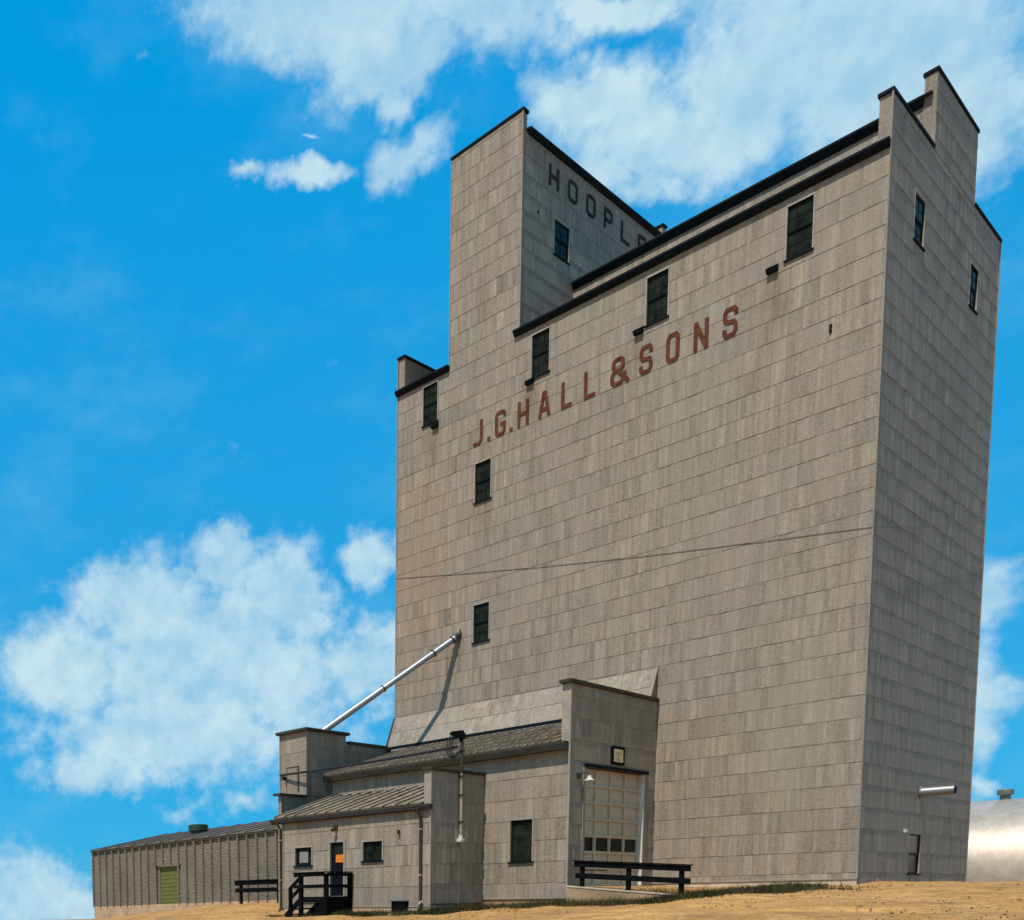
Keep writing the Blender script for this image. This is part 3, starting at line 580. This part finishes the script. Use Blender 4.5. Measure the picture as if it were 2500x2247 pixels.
MB().wbox(FLY, -15.02, -14.56, -.049, -.04, 1.6, 1.98).build('pane', M_GLASS, dr)
MB().wbox(FLY, -14.9, -14.45, -.049, -.038, 1.26, 1.57).build('notice', M_ORANGE, dr)
b = MB(); b.tube([FLY.pt(-14.85, -.04, .86), FLY.pt(-14.85, .02, .86)], .03, 10); b.tube([FLY.pt(-14.85, .02, .86), FLY.pt(-14.85, .06, .86)], .045, 10); b.build('handle', M_GALV, dr)
b = MB(); b.wbox(FLY, ld[0]-.08, ld[1]+.1, -.1, .05, ld[3], ld[3]+.09); b.wbox(FLY, ld[0]-.07, ld[0], -.1, .046, ld[2], ld[3]-.002); b.wbox(FLY, ld[1], ld[1]+.09, -.1, .046, ld[2], ld[3]-.002); b.build('door_frame', M_FLASH, of)
lt = thing('door_light', (-14.83, YL-.02, 2.6), 'small dark porch light fixture above the office door', 'lamp')
MB().wbox(FLY, -14.92, -14.74, .03, .08, 2.58, 2.76).build('wall_plate', M_RUST, lt); MB().tube([FLY.pt(-14.83, .08, 2.68), FLY.pt(-14.83, .2, 2.64)], .04, 10).build('arm', M_FASCIA, lt)
MB().lathe(FLY.pt(-14.83, .22, 2.5), [(.05, 0), (.09, .04), (.1, .1), (.05, .16)], 12).build('shade', M_FASCIA, lt, smooth=True)
MB().wbox(FLY, -11.75, -11.68, .03, .12, 2.2, 2.36).build('bracket', M_FASCIA, of)
hb = MB().wbox(FLY, -11.97, -11.3, .0, .14, -.78, -.36).build('crawl_hatch', M_BLACK, of)
MB().wbox(FLY, -12.02, -11.25, .0, .18, -.355, -.32).build('lid', M_FASCIA, hb)
b = MB().tube([(-10.62, -9.84, -.36), (-10.62, -9.98, -.4), (-10.62, -10.0, -.47)], .03, 8).build('hose_tap', M_BULB, of)

# ------------------------------------------------------------------ service mast on the annex side wall
ms = thing('service_mast', (XL+.1, -8.05, 1.9), 'upright conduit with dark weatherhead on the shaded office side wall', 'service mast')
px_, py_ = XL+.11, -8.05
MB().tube([(px_, py_, 1.95), (px_, py_, 4.45)], .05, 12).build('lower_conduit', M_PIPE, ms, smooth=True)
MB().tube([(px_, py_, 4.45), (px_, py_, 5.72)], .058, 12).build('upper_conduit', M_FASCIA, ms, smooth=True)
for z in (2.6, 3.6, 4.3, 5.25): MB().box(px_-.09, px_+.08, py_-.09, py_+.09, z, z+.05).build('clamp', M_FASCIA, ms)
b = MB(); prof = [(-.05,5.62),(.1,5.7),(.1,5.86),(0,6.02),(-.42,5.98),(-.46,5.9),(-.3,5.82),(-.1,5.78)]
P = [(px_+y*.9*.6, py_+y*.8, z) for y, z in prof]
nrm = Vector((.8, -.54, 0)).normalized()*.11
n = len(prof); b.add([Vector(p)+nrm for p in P]+[Vector(p)-nrm for p in P], [tuple(range(n)), tuple(range(2*n-1, n-1, -1))]+[(i, n+i, n+(i+1) % n, (i+1) % n) for i in range(n)])
b.build('weatherhead', M_BLACK, ms)
b = MB()
for k in range(3):
    x, y = px_-.14-.06*k, py_-.22-.06*k
    b.tube([(x, y, 5.85), (x-.08, y-.08, 5.6), (x-.1, y-.1, 5.3), (x-.06, y-.04, 5.1), (x-.02, y+.06, 5.02), (px_-.03, py_-.05, 5.2+.04*k)], .022, 6)
b.build('drip_loop', M_CABLE, ms)
MB().box(px_-.1, px_+.1, py_-.12, py_+.12, 1.86, 1.98).build('meter_socket', M_WHITE, ms, bevel=.02)
MB().tube([(px_, py_, 1.98), (px_, py_, 2.12)], .08, 12).build('meter', M_WHITE, ms, smooth=True)
MB().tube([(XL+.04, py_, 1.86), (XL+.04, py_, -.6)], .014, 6).build('ground_wire', M_GREYWIRE, ms)
b = MB(); A_, B_ = Vector((px_-.1, py_-.15, 5.42)), Vector((-21.15, -6.5, 5.66)); pts = []
for i in range(25):
    t = i/24; p = A_.lerp(B_, t); p.z -= .05*4*t*(1-t); pts.append(p)
sv = b.tube(pts, .05, 6).build('service_cable', M_CABLE, None); tag(sv, 'thick black cable slung from the weatherhead mast to the leg house', 'cable')

# ------------------------------------------------------------------ leg house left of the shed
lg = thing('leg_house', (-20.4, -4, -.5), 'narrow box-like leg house with flat dark cap receiving the pale spout', 'building')
LX = L
G1, G2, G3 = Frame('Y', -6.43), Frame('X', LX), Frame('Y', -8.07)
core = MB(); core.box(-21.1, LX-.14, -6.29, -3.7, -.8, 7.5); core.box(-21.1, LX-.14, -3.7, -.0, -.8, 7.1); core.box(-19.7, LX-.06, -8.03, -6.43, -.8, 4.45); core.build('wall', M_PLAIN, lg)
pan = (-20.8, -19.98, 4.8, 5.98)
lay_panels(lg, cells(G1, (-21.2, LX-.02, -.4, 7.52), [pan], .84, 1.1, -21.2, 0)+cells(G2, (-6.41, -3.72, -.4, 7.52), [], 1.0, 1.1, -6.4, .2)+cells(G2, (-3.72, -.02, -.4, 7.15), [], 1.0, 1.1, -6.4, .2)+cells(G2, (-8.05, -6.45, -.4, 4.48), [], .8, 1.1, -8.05, .2)+cells(G3, (-19.72, LX-.02, -.4, 4.48), [], .8, 1.1, -21, .2), 280)
MB().wbox(G1, *pan[:2], -.1, -.02, *pan[2:]).build('access_panel', M_PLAIN, lg); MB().wbox(G1, -20.06, -19.98, -.02, .04, 4.8, 5.98).build('panel_hinge_rail', M_FASCIA, lg)
MB().box(-21.36, LX+.14, -6.6, -3.55, 7.52, 7.66).build('roof', M_FASCIA, lg, bevel=.02); MB().box(-21.2, LX+.08, -3.55, -.05, 7.15, 7.27).build('roof', M_FASCIA, lg)
MB().box(-19.9, LX+.1, -8.25, -6.47, 4.48, 4.58).build('roof', M_FASCIA, lg)
for q in ((LX-.02, LX+.035, -6.465, -6.41, 4.6, 7.52), (-21.235, -21.19, -6.46, -6.4, 4.6, 7.52), (LX-.02, LX+.035, -8.105, -8.05, -.4, 4.48)): MB().box(*q).build('corner_post', M_PLAIN, lg)
MB().wbox(G1, -20.86, -20.78, .02, .16, 5.42, 5.55).build('cable_bracket', M_BLACK, lg)

# ------------------------------------------------------------------ grain spout from the tower down to the leg house
gs = thing('grain_spout', (-16.05, 0, 11.85), 'long pale metal spout slanting from the tower face to the leg house', 'pipe')
A_, B_ = Vector((-16.0, -.12, 11.86)), Vector((-19.6, -5.25, 7.6)); dv = (B_-A_)
MB().tube([A_, A_+dv*.55], .135, 18).build('upper_tube', M_GALV, gs, smooth=True); MB().tube([A_+dv*.54, B_+dv*.02], .15, 18).build('lower_tube', M_GALV, gs, smooth=True)
for t in (.03, .17, .545): MB().tube([A_+dv*t, A_+dv*(t+.006)], .18, 18).build('collar', M_FASCIA, gs, smooth=True)
MB().tube([(-15.9, .1, 12.0), (-15.98, -.1, 11.9), A_+dv*.012], .15, 14).build('inlet_elbow', M_FASCIA, gs, smooth=True)
MB().beam((-15.98, -.1, 11.95), (-15.92, -.06, 12.28), .1, .06).build('stay_strap', M_BULB, gs)

# ------------------------------------------------------------------ wire strung across the tower
b = MB(); pts = []
for i in range(31):
    t = i/30; x = L-.06+(.12-L)*t; z = 15.47+(11.98-15.47)*t-.18*math.sin(PI*t); pts.append((x, -.03, z))
pts += [(.09, -.02, 11.99)]+[(.1, 12.84*t, 11.99+2.95*t-.12*math.sin(PI*t)) for t in np.linspace(.05, 1, 14)]
tag(b.tube(pts, .010, 5).build('strung_wire', M_GREYWIRE), 'thin dark wire strung across the tower walls at mid height', 'wire')

# ------------------------------------------------------------------ entrance landing and steps
st = thing('entrance_steps', (-14.4, -10.4, -.85), 'black timber landing and steps with railings at the office door', 'steps')
y0, y1 = -11.25, -9.82; DZ = -.12; x0, x1 = -15.5, -14.05
for i in range(10):
    a = y0+(y1-y0)*i/10; MB().box(x0, x1, a+.006, a+(y1-y0)/10-.006, DZ-.05, DZ).build('deck_board', M_BLACK, st)
MB().box(x0, x1, y0-.04, y0+.0, DZ-.24, DZ-.052).build('rim_board', M_BLACK, st); MB().box(x0, x0+.04, y0+.002, y1, DZ-.24, DZ-.052).build('rim_board', M_BLACK, st)
for i in range(5): MB().box(x1-.04, x1+.02, y0-.03, y1, -1.02+i*.18, -1.02+(i+1)*.18-.008).build('skirt_board', M_BLACK, st)
MB().hexa([(x1-.06, y0-.02, -1.0), (x1-1.0, y0-.02, -1.0), (x1-1.0, y0+.04, -1.0), (x1-.06, y0+.04, -1.0), (x1-.06, y0-.02, DZ-.06), (x1-.12, y0-.02, DZ-.06), (x1-.12, y0+.04, DZ-.06), (x1-.06, y0+.04, DZ-.06)]).build('stringer_cheek', M_BLACK, st)
for x, y in ((x0+.12, y0), (x1, y0), (x1, y1-.04)): MB().box(x-.075, x+.075, y-.075, y+.075, -1.1, .78).build('post', M_BLACK, st, bevel=.008)
for z0_, z1_ in ((.68, .82), (.22, .36)):
    MB().box(x0-.16, x1+.0, y0-.13, y0-.077, z0_, z1_).build('rail', M_BLACK, st, bevel=.006)
    MB().box(x1+.077, x1+.12, y0-.05, y1, z0_, z1_-.01).build('rail', M_BLACK, st, bevel=.006)
MB().box(x0-.22, x1+.1, y0-.15, y0+.06, .822, .865).build('cap_rail', M_BLACK, st, bevel=.006); MB().box(x1-.08, x1+.14, y0+.065, y1, .822, .863).build('cap_rail', M_BLACK, st, bevel=.006)
for i in range(3):
    z = DZ-.05-.21*(i+1); x = x0-.26*(i+1)
    MB().box(x, x+.29, y0+.12, y1-.1, z-.05, z).build('tread', M_BLACK, st)
for y in (y0+.06, y1-.1): MB().beam((x0, y, DZ-.15), (x0-.8, y, -.92), .05, .22).build('stringer', M_BLACK, st)
MB().box(x0-.52, x0-.4, y0-.06, y0+.06, -1.1, .28).build('post', M_BLACK, st)
for dz in (0, -.42): MB().beam((x0+.1, y0, .66+dz), (x0-.46, y0, .24+dz), .05, .14).build('rail', M_BLACK, st)

# ------------------------------------------------------------------ ramp wall and guard rails
rw = thing('ramp_wall', (-4.8, -6.4, -.4), 'low tan concrete retaining wall edging the ramp to the overhead door', 'retaining wall')
def ramp_z(x): return .13+(x+6.8)*(-.40/4.1)
MB().hexa([(-6.82,-6.52,-.9),(-2.5,-6.52,-.9),(-2.5,-6.3,-.9),(-6.82,-6.3,-.9),(-6.82,-6.52,ramp_z(-6.82)-.05),(-2.5,-6.52,ramp_z(-2.5)-.05),(-2.5,-6.3,ramp_z(-2.5)-.05),(-6.82,-6.3,ramp_z(-6.82)-.05)]).build('face', M_CONC, rw)
MB().hexa([(-6.83,-6.54,ramp_z(-6.83)-.048),(-2.48,-6.54,ramp_z(-2.48)-.048),(-2.48,-6.25,ramp_z(-2.48)-.048),(-6.83,-6.25,ramp_z(-6.83)-.048),(-6.83,-6.54,ramp_z(-6.83)),(-2.48,-6.54,ramp_z(-2.48)),(-2.48,-6.25,ramp_z(-2.48)),(-6.83,-6.25,ramp_z(-6.83))]).build('coping', M_CAP, rw)
rp = MB().hexa([(-6.62,-6.26,-.9),(-1.6,-6.26,-.9),(-1.6,-.08,-.9),(-6.62,-.08,-.9),(-6.62,-6.26,.11),(-1.6,-6.26,-.36),(-1.6,-.08,-.2),(-6.62,-.08,.11)]).build('ramp', M_DIRT); tag(rp, 'earth-filled ramp rising to the overhead door', kind='structure')
def guard(x0, x1, y, zt, slope, posts, label, hgt=.42, bot=1.2, rh=.19):
    t = thing('guard_rail', ((x0+x1)/2, y, zt-.9), label, 'guard rail', 'black timber guard rails beside the ramps')
    z = lambda x, dz: zt+(x-x0)*slope+dz
    for dz, e in ((0, 0), (-.41, .05)):
        a, b_ = x0+e, x1
        MB().hexa([(a,y-.05,z(a,dz-rh)),(b_,y-.05,z(b_,dz-rh)),(b_,y+.0,z(b_,dz-rh)),(a,y+.0,z(a,dz-rh)),(a,y-.05,z(a,dz)),(b_,y-.05,z(b_,dz)),(b_,y+.0,z(b_,dz)),(a,y+.0,z(a,dz))]).build('rail', M_BLACK, t, bevel=.008)
    a = x0-.04
    MB().hexa([(a,y-.09,z(a,.002)),(x1,y-.09,z(x1,.002)),(x1,y+.14,z(x1,.002)),(a,y+.14,z(a,.002)),(a,y-.09,z(a,.045)),(x1,y-.09,z(x1,.045)),(x1,y+.14,z(x1,.045)),(a,y+.14,z(a,.045))]).build('cap_rail', M_BLACK, t)
    for x in posts: MB().box(x-.065, x+.065, y+.002, y+.13, z(x, 0)-bot, z(x, -.005)).build('post', M_BLACK, t, bevel=.008)
guard(-6.6, -2.63, -6.44, 1.0, -.0775, (-6.34, -4.69, -2.95), 'black two-rail timber guard on the concrete ramp wall', bot=1.15)
guard(-29.9, -25.4, -1.2, .88, .0, (-29.45, -26.5), 'black two-rail timber guard in front of the ribbed storage shed', bot=1.4, rh=.24)

# ------------------------------------------------------------------ long ribbed storage shed at the left
ss = thing('storage_shed', (-27.5, 0, 0), 'long olive-grey storage shed with ribbed walls and low roof', 'shed')
FS = Frame('Y', 0); SB, ST, SX0, SX1, RS = -.2, 3.66, -45.8, -21.4, .79
dX0, dX1, dZ1 = -38.3, -36.2, 2.2
MB().box(SX0+.05, SX1, .12, 13.8, -1.6, ST-.05).build('wall', M_SHED, ss)
x = SX0; rib_m = MB().hexa([(-.05,-.13,0),(.05,-.13,0),(.075,0,0),(-.075,0,0),(-.05,-.13,ST-SB),(.05,-.13,ST-SB),(.075,0,ST-SB),(-.075,0,ST-SB)])
rme = rib_m.mesh('rib', M_SHED); o0 = off(ss); pan_cache = {}
i = 0
while x < SX1-.3:
    a, b_ = x, min(x+RS, SX1); zb = SB
    if a > dX0-.5 and b_ < dX1+.5: zb = dZ1+.12
    key = (round(b_-a, 2), round(zb, 2))
    if key not in pan_cache: pan_cache[key] = MB().box(.004, b_-a-.004, -.012, .1, zb, ST).mesh('wall_panel', M_SHED)
    ob = bpy.data.objects.new('wall_panel', pan_cache[key]); COL.objects.link(ob); ob.parent = ss; ob.location = Vector((a, random.uniform(-.006, .006), 0))-o0; ob.rotation_euler = (random.uniform(-.003,.003), 0, random.uniform(-.008, .008))
    if zb == SB or x == SX0:
        ob = bpy.data.objects.new('rib', rme)
    else:
        ob = bpy.data.objects.new('rib', MB().hexa([(-.05,-.13,zb-SB),(.05,-.13,zb-SB),(.075,0,zb-SB),(-.075,0,zb-SB),(-.05,-.13,ST-SB),(.05,-.13,ST-SB),(.075,0,ST-SB),(-.075,0,ST-SB)]).mesh('rib', M_SHED))
    COL.objects.link(ob); ob.parent = ss; ob.location = Vector((a, -.013, SB))-o0
    x += RS; i += 1
MB().box(SX0-.06, SX0+.03, -.1, .05, SB, ST).build('corner_post', M_SHED, ss)
MB().box(dX0-.02, dX1+.06, -.16, .02, dZ1, dZ1+.1).build('door_head', M_SHED, ss)
dr = MB().box(dX0+.05, dX1-.02, .04, .1, SB-.2, dZ1).build('door', M_GREEN, ss)
for i in range(9):
    z = SB-.18+i*.255; MB().box(dX0+.07, dX1-.04, .015+random.uniform(0, .008), .038, z, z+.222).build('plank', M_GREEN, dr)
MB().box(dX0-.02, dX0+.05, -.02, .1, SB, dZ1).build('door_jamb', M_SHED, ss)
MB().box(SX0-.1, SX1, -.16, .06, ST, ST+.12).build('eave_trim', M_SHEDROOF, ss)
ry, rz = 7.0, 5.2
rm = MB().add([(0,-.2,ST+.125),(1.58,-.2,ST+.125),(1.58,ry,rz),(0,ry,rz),(0,-.2,ST+.09),(1.58,-.2,ST+.09),(1.58,ry,rz-.04),(0,ry,rz-.04)], [(0,1,2,3),(7,6,5,4),(0,4,5,1),(1,5,6,2),(2,6,7,3),(3,7,4,0)])
rm.add([(0,-.22,ST+.126),(.07,-.22,ST+.126),(.07,ry,rz),(0,ry,rz),(0,-.22,ST+.18),(.07,-.22,ST+.18),(.07,ry,rz+.05),(0,ry,rz+.05)], [(7,6,5,4),(4,5,1,0),(5,6,2,1),(6,7,3,2),(7,4,0,3)])
rme = rm.mesh('roof_sheet', M_SHEDROOF)
for i in range(16):
    ob = bpy.data.objects.new('roof_sheet', rme); COL.objects.link(ob); ob.parent = ss; ob.location = Vector((SX0-.1+i*1.58, 0, random.uniform(0, .01)))-o0
slab(ss, [(SX0-.1, 14, ST+.1), (SX1, 14, ST+.1), (SX1, ry+.01, rz), (SX0-.1, ry+.01, rz)], .05, 'roof', M_SHEDROOF)
MB().add([(SX0+.05, .1, ST-.06), (SX0+.05, 13.8, ST-.06), (SX0+.05, ry, rz-.05), (SX0+.15, .1, ST-.06), (SX0+.15, 13.8, ST-.06), (SX0+.15, ry, rz-.05)], [(0,2,1),(3,4,5),(0,1,4,3),(1,2,5,4),(2,0,3,5)]).build('gable', M_SHED, ss)
vt = MB().lathe((-39.2, 4.2, 4.35), [(.55, 0), (.55, .5)], 18).build('ventilator', M_VENT, ss, smooth=True)
MB().lathe((-39.2, 4.2, 4.78), [(.68, 0), (.68, .38), (.6, .42)], 18).build('hood', M_VENT, vt, smooth=True)
bl = MB(); r = 0
for r in range(7):
    z = SB-.012-.2*(r+1); x = SX0-.05+(.2 if r % 2 else 0)
    while x < SX1: bl.box(x+.005, x+.395, -.05+random.uniform(-.008, .008), .11, z+.005, z+.195); x += .4
ob = bl.build('block', M_BLOCK, ss); ob['kind'] = 'stuff'; ob['label'] = 'coursed tan blocks of the shed foundation'
MB().box(SX0, SX1, -.03, .1, -1.8, SB-.01).build('foundation', M_CONC, ss)
ss.rotation_euler = (0, -math.radians(1.02), 0)

# ------------------------------------------------------------------ quonset hut behind at the right
qh = thing('quonset_hut', (4, 32, -.3), 'bright curved-metal quonset hut behind the tower', 'hut')
QY, QZ, QR = 32.0, -.2, 4.95; qm = []
for v in range(5):
    b = MB(); N = 30; w = .9; t = tints(1, .05, .02)[0]; P = []
    for k in range(N+1):
        a = PI*k/N; P.append((-math.cos(a), math.sin(a)))
    for (xa_, xb_, ra) in ((0, .04, .006), (.04, w, 0)):
        k0 = len(b.v); b.v += [(x_, c_*(QR+ra), s_*(QR+ra)) for c_, s_ in P for x_ in (xa_, xb_)]
        for k in range(N): b.f.append((k0+2*k, k0+2*k+1, k0+2*k+3, k0+2*k+2)); b.c.append(t)
    me = b.mesh('arch_sheet', M_QUON); qm.append(me)
    for p in me.polygons: p.use_smooth = True
for i in range(26):
    ob = bpy.data.objects.new('arch_sheet', random.choice(qm)); COL.objects.link(ob); ob.parent = qh; ob.location = Vector((-11+i*.9, QY, QZ))-off(qh)
MB().box(-11, 12.4, QY-QR-.06, QY-QR+.1, -.5, QZ+.06).build('base_strip', M_BLACK, qh)
MB().box(-11.1, 12.5, QY-QR-.12, QY+QR+.1, -.9, -.28).build('foundation', M_CAP, qh)
vt = MB().lathe((-2.72, QY-.5, QZ+QR-.12), [(.24, 0), (.24, .45)], 16).build('ventilator', M_VENT2, qh, smooth=True)
MB().lathe((-2.72, QY-.5, QZ+QR+.22), [(.36, 0), (.37, .02), (.37, .26), (.33, .3)], 16).build('hood', M_VENT2, vt, smooth=True)

# ------------------------------------------------------------------ grass, weeds and stones
def blades(path, n, wid, h0, h1, clump=.35):
    path = np.array(path, float); seg = np.linalg.norm(np.diff(path, axis=0), axis=1); cum = np.append(0, np.cumsum(seg))
    V = []; Fc = []
    cc = rng.uniform(0, cum[-1], max(6, int(cum[-1]*3)))
    for i in range(n):
        s = rng.choice(cc)+rng.normal(0, clump) if rng.random() < .7 else rng.uniform(0, cum[-1])
        s = min(max(s, 0), cum[-1]-1e-6); k = np.searchsorted(cum, s, 'right')-1; t = (s-cum[k])/seg[k]
        p = path[k]*(1-t)+path[k+1]*t; q = p+rng.normal(0, wid/2, 2)
        zz = float(ground_z(q[0], q[1])); h = rng.uniform(h0, h1)*(1 if rng.random() < .85 else 1.7); a = rng.uniform(0, 2*PI); w = rng.uniform(.008, .022)
        lx, ly = rng.normal(0, .45, 2)*h
        m = len(V); V += [(q[0]-w*math.cos(a), q[1]-w*math.sin(a), zz-.04), (q[0]+w*math.cos(a), q[1]+w*math.sin(a), zz-.04), (q[0]+lx, q[1]+ly, zz+h)]; Fc.append((m, m+1, m+2))
    return V, Fc
gv, gf = [], []
for path, n, wid, h0, h1 in (([(-15.6,-11.2),(-13.0,-10.6),(-10.4,-10.2)], 3600, .35, .06, .17), ([(-10.2,-9.9),(-9.9,-7.4),(-7,-7.0),(-4.6,-7.1),(-2.6,-7.0)], 9000, .34, .06, .22),
        ([(-2.8,-7.0),(-1.6,-6.2),(-.9,-4.8),(-.6,-3.2)], 8000, .6, .06, .2), ([(-2.2,-5.6),(-1.4,-3.5),(-1.2,-1.6)], 6000, 1.0, .05, .16), ([(-18,-10.3),(-17,-10.9)], 300, .3, .04, .1), ([(-1,-2.4),(.6,-3.5)], 400, .5, .03, .09)):
    V, Fc = blades(path, n, wid, h0, h1); k = len(gv); gv += V; gf += [tuple(i+k for i in f) for f in Fc]
rb = MB(); rb.v, rb.f = gv, gf; g2 = rb.build('grass', M_GRASS); tag(g2, 'sparse dark olive grass along the wall bases', kind='stuff')
def on_ramp(x, y): return .11-(x+6.62)*(.40/5.02)
V, Fc = [], []
for i in range(5200):
    x = rng.uniform(-6.3, -1.7); y = rng.uniform(-6.1, -.3)
    if x < -4.9 and rng.random() < .8: continue
    z = on_ramp(x, y)-.03; h = rng.uniform(.04, .13); a = rng.uniform(0, 2*PI); w = rng.uniform(.006, .016); lx, ly = rng.normal(0, .4, 2)*h
    m = len(V); V += [(x-w*math.cos(a), y-w*math.sin(a), z-.03), (x+w*math.cos(a), y+w*math.sin(a), z-.03), (x+lx, y+ly, z+h)]; Fc.append((m, m+1, m+2))
rb = MB(); rb.v, rb.f = V, Fc; tag(rb.build('weeds', M_GRASS), 'short green weeds growing over the ramp by the door', kind='stuff')
pb = MB()
for i in range(4200):
    x, y = rng.uniform(-22, 11), rng.uniform(-26, -1)
    if (-18.5 < x < -9.8 and y > -10.6) or (x < -6 and y > -6.9): continue
    z = float(ground_z(x, y)); r = rng.choice([.015, .025, .04, .065], p=[.5, .33, .14, .03])
    k = rng.uniform(.7, 1.3, 6)*r
    pb.add([(x+k[0],y,z),(x,y+k[1],z),(x-k[2],y,z),(x,y-k[3],z),(x,y,z+k[4]*.8),(x,y,z-.03)], [(0,1,4),(1,2,4),(2,3,4),(3,0,4),(1,0,5),(2,1,5),(3,2,5),(0,3,5)])
tag(pb.build('stones', M_STONE), 'loose small stones scattered over the dirt yard', kind='stuff')
